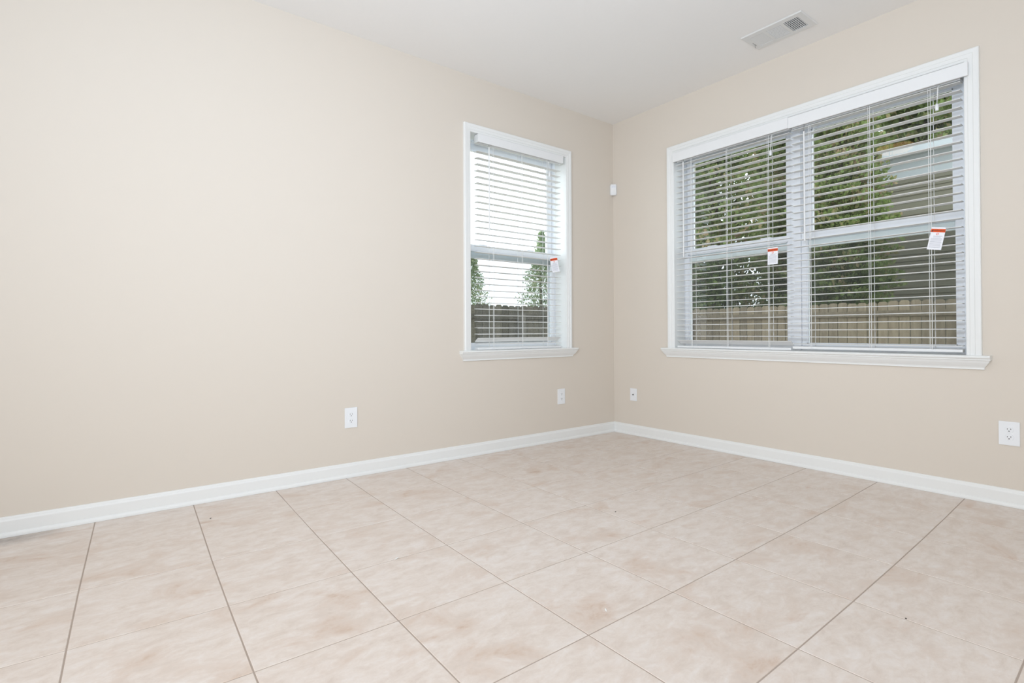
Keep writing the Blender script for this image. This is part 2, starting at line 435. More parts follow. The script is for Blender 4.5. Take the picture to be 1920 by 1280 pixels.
def build_window(name, o, mp, units, sign):
    root = thing(name, mp((o['s0']+o['s1'])/2, 0, o['z0']), kind='structure')
    a, b = sorted((o['s0'], o['s1']))
    zt, zb = o['z1'], o['z0']
    # mitred casing on three sides
    ws = (abs(a-min(o['cs0'], o['cs1'])), abs(max(o['cs0'], o['cs1'])-b), o['cz']-zt)
    m = MB(); lines = []
    for u, t in CASING:
        k = u/0.0605
        lines.append([mp(a-k*ws[0], -t, zb), mp(a-k*ws[0], -t, zt+k*ws[2]), mp(b+k*ws[1], -t, zt+k*ws[2]), mp(b+k*ws[1], -t, zb)])
    m.sweep(lines); m.build('casing', trim_m, root)
    # stool
    ca, cb = min(o['cs0'], o['cs1']), max(o['cs0'], o['cs1'])
    m = MB()
    pf = [(-0.001, zb-0.017), (-0.043, zb-0.017), (-0.048, zb-0.014), (-0.050, zb-0.0085), (-0.048, zb-0.003), (-0.043, zb), (-0.001, zb)]
    m.sweep([[mp(o['st0'], d, z), mp(o['st1'], d, z)] for d, z in pf])
    m.box(a-0.004, b+0.004, -0.002, 0.135, zb-0.017, zb); 
    for v in list(m.bm.verts)[-8:]: v.co = Vector(mp(*v.co))
    m.build('stool', trim_m, root)
    # cove apron with mitred returns
    m = MB()
    prof = [(0.040, 0.0), (0.040, 0.007), (0.036, 0.010), (0.030, 0.022), (0.0215, 0.034), (0.014, 0.043), (0.0115, 0.049), (0.0115, 0.056), (0.007, 0.0575)]
    zA = zb-0.0172
    xa, xb = o['st0']+0.031, o['st1']-0.031
    lines = [[mp(xa+0.009-t, 0, zA-h), mp(xa+0.009-t, -t, zA-h), mp(xb-0.009+t, -t, zA-h), mp(xb-0.009+t, 0, zA-h)] for t, h in prof]
    n = len(lines); g = [[m.bm.verts.new(p) for p in L] for L in lines]
    for i in range(n-1):
        for k in range(3): m.bm.faces.new((g[i][k], g[i][k+1], g[i+1][k+1], g[i+1][k]))
    m.bm.faces.new(g[0]); m.bm.faces.new(g[-1][::-1])
    m.build('apron', trim_m, root)
    # jamb boards
    m = MB(); e = 0.0135; D = 0.13
    m.box(a-e, a, 0.0, D, zb, zt+e); m.box(b, b+e, 0.0, D, zb, zt+e); m.box(a, b, 0.0, D, zt, zt+e)
    m.map(mp); m.build('jamb', trim_m, root)
    # vinyl frame around the sashes, mullion between units
    m = MB(); f0, f1 = 0.126, 0.215
    ua, ub = min(min(u) for u in units), max(max(u) for u in units)
    m.box(a-e, ua-0.001, f0, f1, zb-0.02, zt+e); m.box(ub+0.001, b+e, f0, f1, zb-0.02, zt+e)
    m.box(a-e, b+e, f0, f1, zt-0.012, zt+e); m.box(a-e, b+e, f0+0.002, f1, zb-0.025, zb+0.004)
    m.map(mp); m.build('frame', vinyl_m, root)
    if len(units) == 2:
        u = sorted(x for q in units for x in q)
        m = MB(); m.box(u[1]+0.001, u[2]-0.001, f0-0.006, f1, zb+0.002, zt-0.010, 0.003); m.map(mp); m.build('mullion', vinyl_m, root)
    for (s0, s1) in units:
        p, q = sorted((s0, s1))
        up = sash(root, 'upper_sash', p+0.003, q-0.003, 1.452, zt-0.010, 0.164, 0.030, 0.046, 0.048, 0.080, mp)
        lo = sash(root, 'lower_sash', p, q, zb+0.003, 1.548, 0.130, 0.032, 0.031, 0.042, 0.042, mp)
        # raised lift rail and two cam locks on the meeting rail
        lk = MB()
        for f in (0.22, 0.72):
            c = p + (q-p)*f
            lk.box(c-0.035, c+0.035, 0.132, 0.166, 1.5472, 1.556, 0.003)
        lk.map(mp); lk.build('sash_lock', vinyl_m, lo)
        sc = MB(); dd = 0.203
        sc.face([mp(p+0.012, dd, zb+0.012), mp(q-0.012, dd, zb+0.012), mp(q-0.012, dd, 1.515), mp(p+0.012, dd, 1.515)])
        scr = sc.build('insect_screen', screen_m, root)
        fr = MB()
        for (x0, x1, z0, z1) in ((p+0.002, p+0.016, zb+0.006, 1.525), (q-0.016, q-0.002, zb+0.006, 1.525), (p+0.016, q-0.016, zb+0.006, zb+0.02), (p+0.016, q-0.016, 1.511, 1.525)):
            fr.box(x0, x1, 0.198, 0.208, z0, z1)
        fr.map(mp); fr.build('screen_frame', vinyl_m, scr)
    return root
build_window('window_1', LO, MAPL, [(-1.527, -0.589)], 1)
build_window('window_2', RO, MAPR, [(-0.647, -1.4955), (-1.5585, -2.4165)], -1)

# ------------------------------------------------------------------ blinds
SLATW, SLATT = 0.050, 0.0040
def slat_mb(s0, s1, tilt=0.0):
    m = MB()
    n = 6; top = []; bot = []
    pts = []
    for i in range(n+1):
        f = i/n; d = (f-0.5)*SLATW
        cr = 0.0012*(1-(2*f-1)**2)
        edge = SLATT/2*(1 if 0 < i < n else 0.85)
        top.append((d, cr+edge)); bot.append((d, cr-edge))
    prof = top + bot[::-1]
    c, s = math.cos(tilt), math.sin(tilt)
    prof = [(d*c-z*s, d*s+z*c) for d, z in prof]
    m.sweep([[(s0, d, z), (s1, d, z)] for d, z in prof])
    return m
def build_blind(label, mp, s0, s1, d0, zlist, val, rail_z, ladders, wand, tassel, stack, group, valret):
    """val=(s0,s1,front d,z0,z1); wand=(s,ztop,zbot); tassel=(s,ztop,zbot)"""
    root = thing('window_blind', mp((s0+s1)/2, d0, rail_z), label, 'blind', group)
    base = Vector(root.location)
    dm = d0+SLATW/2
    # valance with rounded edges and side returns
    v0, v1, vf, vz0, vz1 = val
    m = MB()
    m.box(v0, v1, vf, vf+0.011, vz0, vz1, 0.0028)
    if valret[0]: m.box(v0, v0+0.010, vf+0.0105, valret[0], vz0+0.001, vz1-0.001)
    if valret[1]: m.box(v1-0.010, v1, vf+0.0105, valret[1], vz0+0.001, vz1-0.001)
    m.map(mp); m.build('valance', rail_m, root)
    m = MB()
    hz0, hz1 = vz0-0.002, vz1-0.006
    m.box(s0+0.002, s1-0.002, d0+0.003, d0+0.051, hz0+0.012, hz1, 0.002)
    m.box(s0+0.002, s1-0.002, d0+0.010, d0+0.014, hz0+0.004, hz0+0.0125)
    m.map(mp); m.build('headrail', rail_m, root)
    # slats: one mesh, one object each
    sm = slat_mb(s0, s1, 0.03)
    for v in sm.bm.verts: v.co = Vector(mp(v.co.x, v.co.y, v.co.z))
    bmesh.ops.recalc_face_normals(sm.bm, faces=sm.bm.faces)
    me = bpy.data.meshes.new('slat')
    off = Vector(mp((s0+s1)/2, 0, 0))
    for v in sm.bm.verts: v.co -= off
    sm.bm.to_mesh(me); sm.bm.free(); me.materials.append(slat_m)
    for z in zlist:
        o = bpy.data.objects.new('slat', me); COL.objects.link(o); o.parent = root
        o.location = Vector(mp((s0+s1)/2, dm, z)) - base
        # every slat hangs with its own tiny error
        k = random.uniform(-0.0012, 0.0012)
        if mp is MAPL: o.rotation_euler = (random.uniform(-0.02, 0.02), k, 0)
        else: o.rotation_euler = (k, random.uniform(-0.02, 0.02), 0)
    for (z, tilt) in stack:
        sm = slat_mb(s0, s1, tilt)
        sm.map(lambda x, y, zz: mp(x, y+dm, zz+z)); sm.build('slat', slat_m, root)
    m = MB(); m.box(s0, s1, d0+0.001, d0+SLATW-0.001, rail_z, rail_z+0.016, 0.0035); m.map(mp)
    br = m.build('bottom_rail', rail_m, root)
    for s in ladders:
        m = MB(); m.box(s-0.009, s+0.009, d0-0.0012, d0+0.004, rail_z+0.004, rail_z+0.0125, 0.001)
        m.map(mp); m.build('cord_plug', plate_m, br)
    zt = hz0+0.014; zb = rail_z+0.010
    for s in ladders:
        m = MB()
        for dd in (d0-0.0022, d0+SLATW+0.0022):
            m.tube([mp(s, dd, zt), mp(s+0.0006, dd, (zt+zb)/2), mp(s, dd, zb)], 0.0015, 6)
        for z in zlist:
            m.tube([mp(s+0.0025, d0-0.002, z-0.0022), mp(s+0.0025, d0+SLATW+0.002, z-0.0022)], 0.0007, 4)
        m.build('ladder_cord', cord_m, root)
        m = MB(); m.tube([mp(s+0.012, d0+0.004, zt), mp(s+0.012, d0+0.004, zb)], 0.0013, 6); m.build('lift_cord', cord_m, root)
    ws, wz1, wz0 = wand
    m = MB(); m.tube([mp(ws, d0-0.014, wz1), mp(ws, d0-0.014, wz0+0.05), mp(ws, d0-0.014, wz0)], [0.0046, 0.0050, 0.0056], 6)
    wo = m.build('tilt_wand', rail_m, root)
    m = MB(); m.tube([mp(ws, d0+0.006, hz0+0.018), mp(ws, d0-0.010, hz0+0.012), mp(ws, d0-0.014, wz1-0.004)], 0.0014, 6); m.build('wand_hook', metal_m, wo)
    ts, tz1, tz0 = tassel
    m = MB(); m.tube([mp(ts-0.012, d0+0.006, hz0+0.014), mp(ts-0.006, d0-0.006, hz0-0.01), mp(ts, d0-0.012, tz1-0.004)], 0.0014, 6)
    m.tube([mp(ts-0.004, d0+0.006, hz0+0.014), mp(ts-0.002, d0-0.006, hz0-0.01), mp(ts, d0-0.012, tz1-0.004)], 0.0014, 6)
    pc = m.build('pull_cord', cord_m, root)
    m = MB(); m.tube([mp(ts, d0-0.012, tz1), mp(ts, d0-0.012, tz1-0.006), mp(ts, d0-0.012, (tz1+tz0)/2), mp(ts, d0-0.012, tz0+0.003), mp(ts, d0-0.012, tz0)], [0.004, 0.0075, 0.0088, 0.0085, 0.006], 10)
    m.build('tassel', plate_m, pc, smooth=True)
    return root
G1 = 'white horizontal blinds at the windows'
build_blind('white slatted blind in the single window on the left wall', MAPL, -1.455, -0.634, 0.006,
            [0.8733+0.0462*k for k in range(30)], (-1.4675, -0.627, -0.021, 2.269, 2.328), 0.7595,
            (-1.3205, -1.0455, -0.785), (-1.3625, 2.2525, 1.633), (-0.765, 2.179, 2.140),
            [(0.831, -0.62), (0.800, 0.0)], G1, (0.030, 0.030))
build_blind('white slatted blind over the left half of the double window, bottom rail on the sill', MAPR, -1.545, -0.664, -0.004,
            [0.8512+0.0438*k for k in range(32)], (-1.5500, -0.655, -0.036, 2.229, 2.301), 0.7595,
            (-0.803, -1.100, -1.406), (-0.7378, 2.217, 1.469), (-1.425, 2.121, 2.083),
            [(0.806, -0.58)], G1, (None, -0.0215))
build_blind('white slatted blind over the right half of the double window, rail hanging above sill', MAPR, -2.436, -1.556, -0.004,
            [0.803+0.0456*k for k in range(32)], (-2.474, -1.5510, -0.036, 2.225, 2.2975), 0.7700,
            (-1.677, -2.0145, -2.307), (-1.644, 2.183, 1.473), (-2.3385, 2.1253, 2.087),
            [], G1, (-0.0215, None))

# warning tags hanging on the blind cords
def text_mesh(body, size, mat, name, parent, M, depth=0.0002):
    cu = bpy.data.curves.new(name, 'FONT'); cu.body = body; cu.size = size; cu.align_x = 'CENTER'; cu.align_y = 'CENTER'
    cu.extrude = depth
    tmp = bpy.data.objects.new(name, cu); COL.objects.link(tmp)
    dg = bpy.context.evaluated_depsgraph_get(); dg.update()
    me = bpy.data.meshes.new_from_object(tmp.evaluated_get(dg))
    bpy.data.objects.remove(tmp)
    me.transform(M)
    me.materials.clear(); me.materials.append(mat)
    o = bpy.data.objects.new(name, me); COL.objects.link(o); o.parent = parent
    return o
def warning_tag(label, mp, flip, s, d, ztop, wdt, hgt, rot, yaw, curl):
    """card in local u (along wall, to the viewer's right), v up, w toward the room"""
    root = thing('warning_tag', mp(s, d, ztop), label, 'tag', 'orange and white warning tags on the blind cords')
    us = -1.0 if flip else 1.0
    def L(u, v, wv):
        c, sn = math.cos(rot), math.sin(rot)
        u2, v2 = u*c - v*sn, u*sn + v*c
        w2 = wv + curl*(v/hgt)**2
        cy, sy = math.cos(yaw), math.sin(yaw)
        u3, w3 = u2*cy - w2*sy, u2*sy + w2*cy
        return mp(s + us*u3, d - w3, ztop + v2)
    def plate(u0, u1, v0, v1, w0, w1, mat, name, par, n=6):
        m = MB()
        for i in range(n):
            a, b = v0+(v1-v0)*i/n, v0+(v1-v0)*(i+1)/n
            m.face([L(u0, a, w1), L(u1, a, w1), L(u1, b, w1), L(u0, b, w1)])
            m.face([L(u0, a, w0), L(u1, a, w0), L(u1, b, w0), L(u0, b, w0)])
            m.face([L(u0, a, w0), L(u0, b, w0), L(u0, b, w1), L(u0, a, w1)])
            m.face([L(u1, a, w0), L(u1, b, w0), L(u1, b, w1), L(u1, a, w1)])
        m.face([L(u0, v1, w0), L(u1, v1, w0), L(u1, v1, w1), L(u0, v1, w1)])
        m.face([L(u0, v0, w0), L(u1, v0, w0), L(u1, v0, w1), L(u0, v0, w1)])
        bmesh.ops.remove_doubles(m.bm, verts=m.bm.verts, dist=1e-6)
        return m.build(name, mat, par)
    hw = wdt/2
    card = plate(-hw, hw, -hgt, 0, -0.0003, 0.0003, paper_m, 'card', root, 10)
    band = plate(-hw, hw, -hgt*0.225, -hgt*0.075, 0.0003, 0.0006, orange_m, 'warning_band', root, 2)
    # lettering laid on the band
    def fr(u, v, wv):
        o = Vector(L(u, v, wv)); ex = (Vector(L(u+0.001, v, wv))-o).normalized(); ey = (Vector(L(u, v+0.001, wv))-o).normalized()
        ez = ex.cross(ey)
        Mx = Matrix((ex, ey, ez)).transposed().to_4x4(); Mx.translation = o - Vector(root.location)
        return Mx
    text_mesh('WARNING', wdt*0.185, ink_m, 'warning_lettering', root, fr(0.03*wdt, -hgt*0.152, 0.0009))
    m = MB()
    tv = -hgt*0.20
    m.face([L(-hw*0.92, tv, 0.0009), L(-hw*0.66, tv, 0.0009), L(-hw*0.79, tv+hgt*0.09, 0.0009)])
    m.build('warning_symbol', ink_m, root)
    # round pictogram ring and lines of small print
    m = MB(); rc, rr = (0.0, -hgt*0.30), wdt*0.10
    n = 20
    for k in range(n):
        a, b = 2*PI*k/n, 2*PI*(k+1)/n
        m.face([L(rc[0]+q*rr*math.cos(t), rc[1]+q*rr*math.sin(t), 0.0007) for q, t in ((1, a), (1, b), (0.75, b), (0.75, a))])
    m.face([L(rc[0]-rr*0.6, rc[1]-rr*0.45, 0.0007), L(rc[0]-rr*0.45, rc[1]-rr*0.6, 0.0007), L(rc[0]+rr*0.6, rc[1]+rr*0.45, 0.0007), L(rc[0]+rr*0.45, rc[1]+rr*0.6, 0.0007)])
    m.build('pictogram', orange_m, root)
    m = MB()
    for i in range(11):
        v = -hgt*(0.40+0.05*i); x1 = hw*(0.55 if i == 1 else random.uniform(0.72, 0.84)); x0 = -hw*(0.5 if i < 2 else 0.82)
        m.face([L(x0, v, 0.0007), L(x1, v, 0.0007), L(x1, v+hgt*0.014, 0.0007), L(x0, v+hgt*0.014, 0.0007)])
    m.build('small_print', greyink_m, root)
    m = MB(); m.tube([L(0, -0.004, 0.0), L(0, -0.001, -0.004), L(0, 0.004, -0.009)], 0.001, 6); m.build('string', cord_m, root)
    return root
warning_tag('white warning tag with an orange band hanging curled in the single left window', MAPL, False, -0.742, -0.022, 1.490, 0.060, 0.122, 0.16, 0.45, 0.012)
warning_tag('upright white warning tag with an orange band on the left blind of the double window', MAPR, True, -1.4385, -0.022, 1.4545, 0.069, 0.115, 0.0, 0.0, 0.004)
warning_tag('tilted white warning tag with an orange band on the right blind of the double window', MAPR, True, -2.345, -0.024, 1.4485, 0.064, 0.122, -0.19, 0.0, 0.004)

# ------------------------------------------------------------------ outlets, cable plate
def cyl(m, c, axis, r0, r1, h, seg=20):
    c = Vector(c); a = Vector(axis)
    m.tube([c, c+a*h], [r0, r1], seg)
def wall_plate(name, label, mp, flip, s, z, wd, ht, kind):
    root = thing(name, mp(s, 0, z), label, 'wall outlet' if kind == 'outlet' else 'cable plate', 'duplex outlets on the walls' if kind == 'outlet' else None)
    m = MB(); m.box(s-wd/2, s+wd/2, -0.006, -0.0002, z-ht/2, z+ht/2, 0.0024); m.map(mp); m.build('cover_plate', plate_m, root)
    if kind == 'outlet':
        for dz in (0.0195, -0.0195):
            m = MB()
            pts = []
            for k in range(24):
                a = 2*PI*k/24
                pts.append((0.0172*math.cos(a), max(-0.0138, min(0.0138, 0.0172*math.sin(a)))))
            f = [[mp(s+p[0], -0.0055, z+dz+p[1]) for p in pts], [mp(s+p[0]*0.97, -0.0080, z+dz+p[1]*0.97) for p in pts]]
            lo = [m.bm.verts.new(p) for p in f[0]]; hi = [m.bm.verts.new(p) for p in f[1]]
            for k in range(24): m.bm.faces.new((lo[k], lo[(k+1) % 24], hi[(k+1) % 24], hi[k]))
            m.bm.faces.new(hi)
            rc = m.build('receptacle', plate_m, root)
            m = MB()
            for q, hh in ((-0.0064, 0.0075), (0.0064, 0.0062)):
                m.box(s+q-0.0011, s+q+0.0011, -0.0083, -0.0078, z+dz+0.003-hh/2, z+dz+0.003+hh/2)
            m.map(mp)
            m2 = MB(); cyl(m2, (s, -0.0078, z+dz-0.0072), (0, -1, 0), 0.0026, 0.0026, 0.0005, 14); m2.map(mp); m.add(m2.bm)
            m.build('slots', dark_m, rc)
        m = MB(); cyl(m, (s, -0.0058, z), (0, -1, 0), 0.0034, 0.0028, 0.0012, 14); m.map(mp); m.build('screw', plate_m, root)
    else:
        m = MB(); cyl(m, (s, -0.0058, z), (0, -1, 0), 0.0065, 0.0065, 0.002, 6); cyl(m, (s, -0.0078, z), (0, -1, 0), 0.0046, 0.0046, 0.007, 18); m.map(mp); cn = m.build('coax_connector', metal_m, root)
        m = MB(); cyl(m, (s, -0.0149, z), (0, -1, 0), 0.0032, 0.0032, 0.0003, 14); m.map(mp); m.build('socket_hole', dark_m, cn)
        for dz in (0.042, -0.042):
            m = MB(); cyl(m, (s, -0.0058, z+dz), (0, -1, 0), 0.0033, 0.0027, 0.001, 14); m.map(mp); m.build('screw', plate_m, root)
    return root
wall_plate('wall_outlet', 'white duplex outlet on the left wall, left of the single window', MAPL, False, -2.409, 0.365, 0.079, 0.124, 'outlet')
wall_plate('wall_outlet', 'white duplex outlet on the left wall below the single window, near the corner', MAPL, False, -0.645, 0.360, 0.079, 0.124, 'outlet')
wall_plate('wall_outlet', 'white duplex outlet on the right wall, right of the double window', MAPR, True, -2.616, 0.367, 0.080, 0.120, 'outlet')
wall_plate('cable_plate', 'small white coax cable plate on the right wall next to the corner', MAPR, True, -0.2205, 0.346, 0.070, 0.106, 'coax')

# ------------------------------------------------------------------ motion sensor across the corner
def build_sensor():
    root = thing('motion_sensor', (-0.03, -0.03, 2.148), 'small white motion sensor mounted high across the room corner', 'motion sensor')
    R45 = Matrix.Translation((-0.024, -0.024, 2.148)) @ Matrix.Rotation(math.radians(-45), 4, 'Z')
    # local: x across, -y to the room, z up
    b = bmesh.new(); bmesh.ops.create_cube(b, size=1)
    bmesh.ops.scale(b, vec=(0.064, 0.034, 0.104), verts=b.verts)
    for v in b.verts:
        if v.co.y < 0: v.co.x *= 0.86; v.co.z *= 0.93
    bmesh.ops.bevel(b, geom=list(b.edges), offset=0.0145, segments=5, profile=0.5, affect='EDGES')
    m = MB(); m.add(b, R45); m.build('housing', plate_m, root, smooth=True)
    m = MB(); n = 10
    prev = None
    for i in range(n+1):
        a = -0.9+1.8*i/n
        x, y = 0.0235*math.sin(a)/math.sin(0.9), -0.0175-0.007*(math.cos(a)-math.cos(0.9))
        cur = [m.bm.verts.new(R45 @ Vector((x, y, z))) for z in (-0.036, 0.006)]
        if prev: m.bm.faces.new((prev[0], cur[0], cur[1], prev[1]))
        prev = cur
    ln = m.build('lens', rail_m, root, smooth=True)
    m = MB(); b = bmesh.new(); bmesh.ops.create_cube(b, size=1); bmesh.ops.scale(b, vec=(0.030, 0.002, 0.018), verts=b.verts)
    bmesh.ops.translate(b, vec=(0, -0.0176, 0.024), verts=b.verts); m.add(b, R45); m.build('label_panel', pm('pale_blue_plastic', rgb(226, 229, 235), 0.4), root)
    m = MB(); b = bmesh.new(); bmesh.ops.create_cube(b, size=1); bmesh.ops.scale(b, vec=(0.05, 0.010, 0.07), verts=b.verts)
    bmesh.ops.translate(b, vec=(0, 0.019, 0), verts=b.verts)
    for v in b.verts:
        if v.co.y > 0.02: v.co.x *= 0.4
    m.add(b, R45); m.build('bracket', plate_m, root)
build_sensor()

# ------------------------------------------------------------------ ceiling air vent
def build_vent():
    x0, x1, y0, y1 = -0.431, -0.207, -1.816, -1.442
    root = thing('ceiling_vent', ((x0+x1)/2, (y0+y1)/2, H), 'white three-section air register on the ceiling above the double window', 'air vent')
    ox0, ox1 = -0.388, -0.249
    secs = [(-1.776, -1.690), (-1.672, -1.585), (-1.567, -1.482)]
    m = MB(); z1, z0 = H-0.0008, H-0.0065
    ys = [y0, secs[0][0], secs[0][1], secs[1][0], secs[1][1], secs[2][0], secs[2][1], y1]
    m.box(x0+0.006, ox0, y0+0.006, y1-0.006, z0, z1); m.box(ox1, x1-0.006, y0+0.006, y1-0.006, z0, z1)
    for a, b in ((y0+0.006, ys[1]), (ys[2], ys[3]), (ys[4], ys[5]), (ys[6], y1-0.006)): m.box(ox0, ox1, a, b, z0, z1)
    # sloping rim
    out = [(x0, y0), (x1, y0), (x1, y1), (x0, y1)]; inn = [(x0+0.006, y0+0.006), (x1-0.006, y0+0.006), (x1-0.006, y1-0.006), (x0+0.006, y1-0.006)]
    for i in range(4):
        a, b, c, d = out[i], out[(i+1) % 4], inn[(i+1) % 4], inn[i]
        m.face([(*a, H-0.0006), (*b, H-0.0006), (*c, z0), (*d, z0)])
    fr = m.build('frame', vent_m, root)
    m = MB(); m.box(ox0-0.002, ox1+0.002, secs[0][0]-0.002, secs[2][1]+0.002, H-0.0006, H-0.0002); m.build('duct_opening', ventd_m, root)
    def blade(m, p, q, ax, tilt, wdt=0.010):
        # ax 'x': blade runs along x at y=p ; 'y': runs along y at x=p
        c, s = math.cos(tilt)*wdt/2, math.sin(tilt)*wdt/2
        zc = H-0.0042
        if ax == 'x':
            P = [(q[0], p-c, zc-s), (q[1], p-c, zc-s), (q[1], p+c, zc+s), (q[0], p+c, zc+s)]
        else:
            P = [(p-c, q[0], zc-s), (p-c, q[1], zc-s), (p+c, q[1], zc+s), (p+c, q[0], zc+s)]
        m.face(P); m.face([(a, b, z+0.0006) for a, b, z in P][::-1])
    a, b = secs[0]
    for k in range(8):
        m = MB(); blade(m, a+(b-a)*(k+0.5)/8, (ox0, ox1), 'x', -0.35, 0.0046); m.build('louver', vent_m, root)
    m = MB()
    for k in range(6): blade(m, ox0+(ox1-ox0)*(k+0.6)/6, (a, b), 'y', 0.9, 0.0075)
    m.build('damper_fins', vent_m, root)
    a, b = secs[1]
    for k in range(9):
        m = MB(); blade(m, ox0+(ox1-ox0)*(k+0.5)/9, (a, b), 'y', -0.36, 0.0086); m.build('louver', vent_m, root)
    a, b = secs[2]
    for k in range(8):
        m = MB(); blade(m, a+(b-a)*(k+0.5)/8, (ox0, ox1), 'x', -0.28, 0.0112); m.build('louver', vent_m, root)
    m = MB(); m.box(-0.318, -0.272, -1.468, -1.4655, z0-0.001, z0, 0); m.tube([(-0.292, -1.4665, z0), (-0.288, -1.4665, z0-0.012), (-0.280, -1.4625, z0-0.016)], 0.0018, 6)
    m.build('damper_lever', pm('grey_lever', rgb(150, 150, 146), 0.4, 0.5, 0.4), root)
build_vent()

# ------------------------------------------------------------------ ceiling lamp above the view (its warm dome shows in the glass)
lm, lt, lb = new_mat('warm_lamp_glass')
lb.inputs['Base Color'].default_value = rgb(255, 214, 170)
lb.inputs['Emission Color'].default_value = (1.0, 0.55, 0.26, 1); lb.inputs['Emission Strength'].default_value = 4.0
root = thing('ceiling_lamp', (-2.26, -1.36, H), 'warm frosted dome lamp on the ceiling above the middle of the room', 'ceiling lamp')
m = MB(); m.tube([(-2.26, -1.36, H-0.001), (-2.26, -1.36, H-0.03)], [0.17, 0.165], 32); m.build('base', metal_m, root)
m = MB(); m.tube([(-2.26, -1.36, H-0.03), (-2.26, -1.36, H-0.06), (-2.26, -1.36, H-0.085), (-2.26, -1.36, H-0.1), (-2.26, -1.36, H-0.105)], [0.155, 0.14, 0.105, 0.055, 0.01], 32); m.build('lamp_shade', lm, root, smooth=True)

# ------------------------------------------------------------------ small debris on the tiles
chip_m = pm('white_paint_chip', rgb(244, 243, 240), 0.6); crumb_m = pm('dark_crumb', rgb(70, 60, 55), 0.8)
def chip(name, label, cat, x, y, lx, ly, h, rot, mat, group):
    b = bmesh.new(); bmesh.ops.create_icosphere(b, subdivisions=1, radius=0.5)
    for v in b.verts: v.co *= random.uniform(0.8, 1.1)
    bmesh.ops.scale(b, vec=(lx, ly, h), verts=b.verts)
    zmin = min(v.co.z for v in b.verts)
    bmesh.ops.translate(b, vec=(0, 0, -zmin), verts=b.verts)
    m = MB(); m.add(b, Matrix.Translation((x, y, 0.0002)) @ Matrix.Rotation(rot, 4, 'Z'))
    tag(m.build(name, mat), label, cat, group)
chip('paint_chip', 'white splinter on the tiles, nearer the left wall', 'debris', -2.709, -1.274, 0.034, 0.007, 0.003, 0.5, chip_m, 'white chips on the tiles')
chip('paint_chip', 'white upright splinter on the tiles in the middle foreground', 'debris', -2.354, -2.047, 0.026, 0.006, 0.003, 0.95, chip_m, 'white chips on the tiles')
chip('dirt_crumb', 'dark crumb on the tiles close to the left baseboard', 'debris', -3.214, -0.303, 0.014, 0.006, 0.003, 0.9, crumb_m, 'dark crumbs on the tiles')
chip('dirt_crumb', 'dark crumb on the tiles out in the middle of the floor', 'debris', -1.621, -1.441, 0.012, 0.007, 0.003, 0.0, crumb_m, 'dark crumbs on the tiles')
chip('dirt_crumb', 'tiny dark crumb at the end of a grout line, right foreground', 'debris', -1.665, -2.651, 0.008, 0.006, 0.003, 0.3, crumb_m, 'dark crumbs on the tiles')

# ------------------------------------------------------------------ outside
GZ = -0.47
gm = pm('pale_bounce_ground', rgb(176, 170, 152), 0.95, 0.1, bump=(14, 0.8, 0.05))  # unseen ground, made pale to bounce light up under the slats
m = MB(); m.face([(-40, T+0.05, GZ), (60, T+0.05, GZ), (60, 60, GZ), (-40, 60, GZ)]); m.face([(T+0.05, -40, GZ), (60, -40, GZ), (60, T+0.05, GZ), (T+0.05, T+0.05, GZ)])
tag(m.build('ground', gm), kind='structure')

def fence(label, A, B, top, railside, n_posts, rail_z, fence_m):
    """board fence from A to B (xy); railside = unit xy vector towards the house"""
    A, B = Vector((*A, 0)), Vector((*B, 0)); d = (B-A); Ln = d.length; d.normalize(); nrm = Vector((*railside, 0))
    root = thing('board_fence', (A.x, A.y, GZ), label, 'fence', 'board fences around the yard')
    bm = bmesh.new(); lay = bm.faces.layers.float_vector.new('board_random') if hasattr(bm.faces.layers, 'float_vector') else None
    s = 0.0; W = 0.138
    store = []
    while s < Ln-0.02:
        wv = W*random.uniform(0.97, 1.0); t = top + random.uniform(-0.012, 0.012)
        x0, x1 = s+0.003, min(s+wv, Ln)
        c = 0.028
        prof = [(x0, GZ+0.03), (x1, GZ+0.03), (x1, t-c), (x1-c, t), (x0+c, t), (x0, t-c)]
        off = random.uniform(-0.003, 0.003)
        fr = [bm.verts.new(A + d*p - nrm*(0.0+off) + Vector((0, 0, z))) for p, z in prof]
        bk = [bm.verts.new(A + d*p - nrm*(0.018+off) + Vector((0, 0, z))) for p, z in prof]
        fs = [bm.faces.new(fr), bm.faces.new(bk[::-1])]
        for k in range(6): fs.append(bm.faces.new((fr[k], fr[(k+1) % 6], bk[(k+1) % 6], bk[k])))
        rv = random.random()
        for f in fs: store.append((f, rv))
        s += W+0.004
    if lay:
        for f, rv in store: f[lay] = Vector((rv, rv, rv))
    bmesh.ops.recalc_face_normals(bm, faces=bm.faces)
    me = bpy.data.meshes.new('boards')
    for v in bm.verts: v.co -= root.location
    bm.to_mesh(me); bm.free(); me.materials.append(fence_m)
    o = bpy.data.objects.new('boards', me); COL.objects.link(o); o.parent = root
    def bar(p0, p1, off0, off1, z0, z1, mat, name):
        b = MB()
        P = [A+d*p0+nrm*off0, A+d*p1+nrm*off0, A+d*p1+nrm*off1, A+d*p0+nrm*off1]
        lo = [b.bm.verts.new((q.x, q.y, z0)) for q in P]; hi = [b.bm.verts.new((q.x, q.y, z1)) for q in P]
        b.bm.faces.new(lo[::-1]); b.bm.faces.new(hi)
        for k in range(4): b.bm.faces.new((lo[k], lo[(k+1) % 4], hi[(k+1) % 4], hi[k]))
        return b.build(name, mat, root)
    for z in rail_z: bar(0, Ln, 0.001, 0.039, z, z+0.089, fence_m, 'rail')
    for i in range(n_posts):
        p = (i+0.5)*Ln/n_posts
        bar(p-0.045, p+0.045, 0.040, 0.130, GZ, top-0.16, post_m, 'post')
    return root
fence('weathered board fence beyond the double window, below the dense evergreens', (6.0, -4.5), (6.0, 4.31), 1.335, (-1, 0), 4, (1.105, 0.42, -0.25), fence_m)
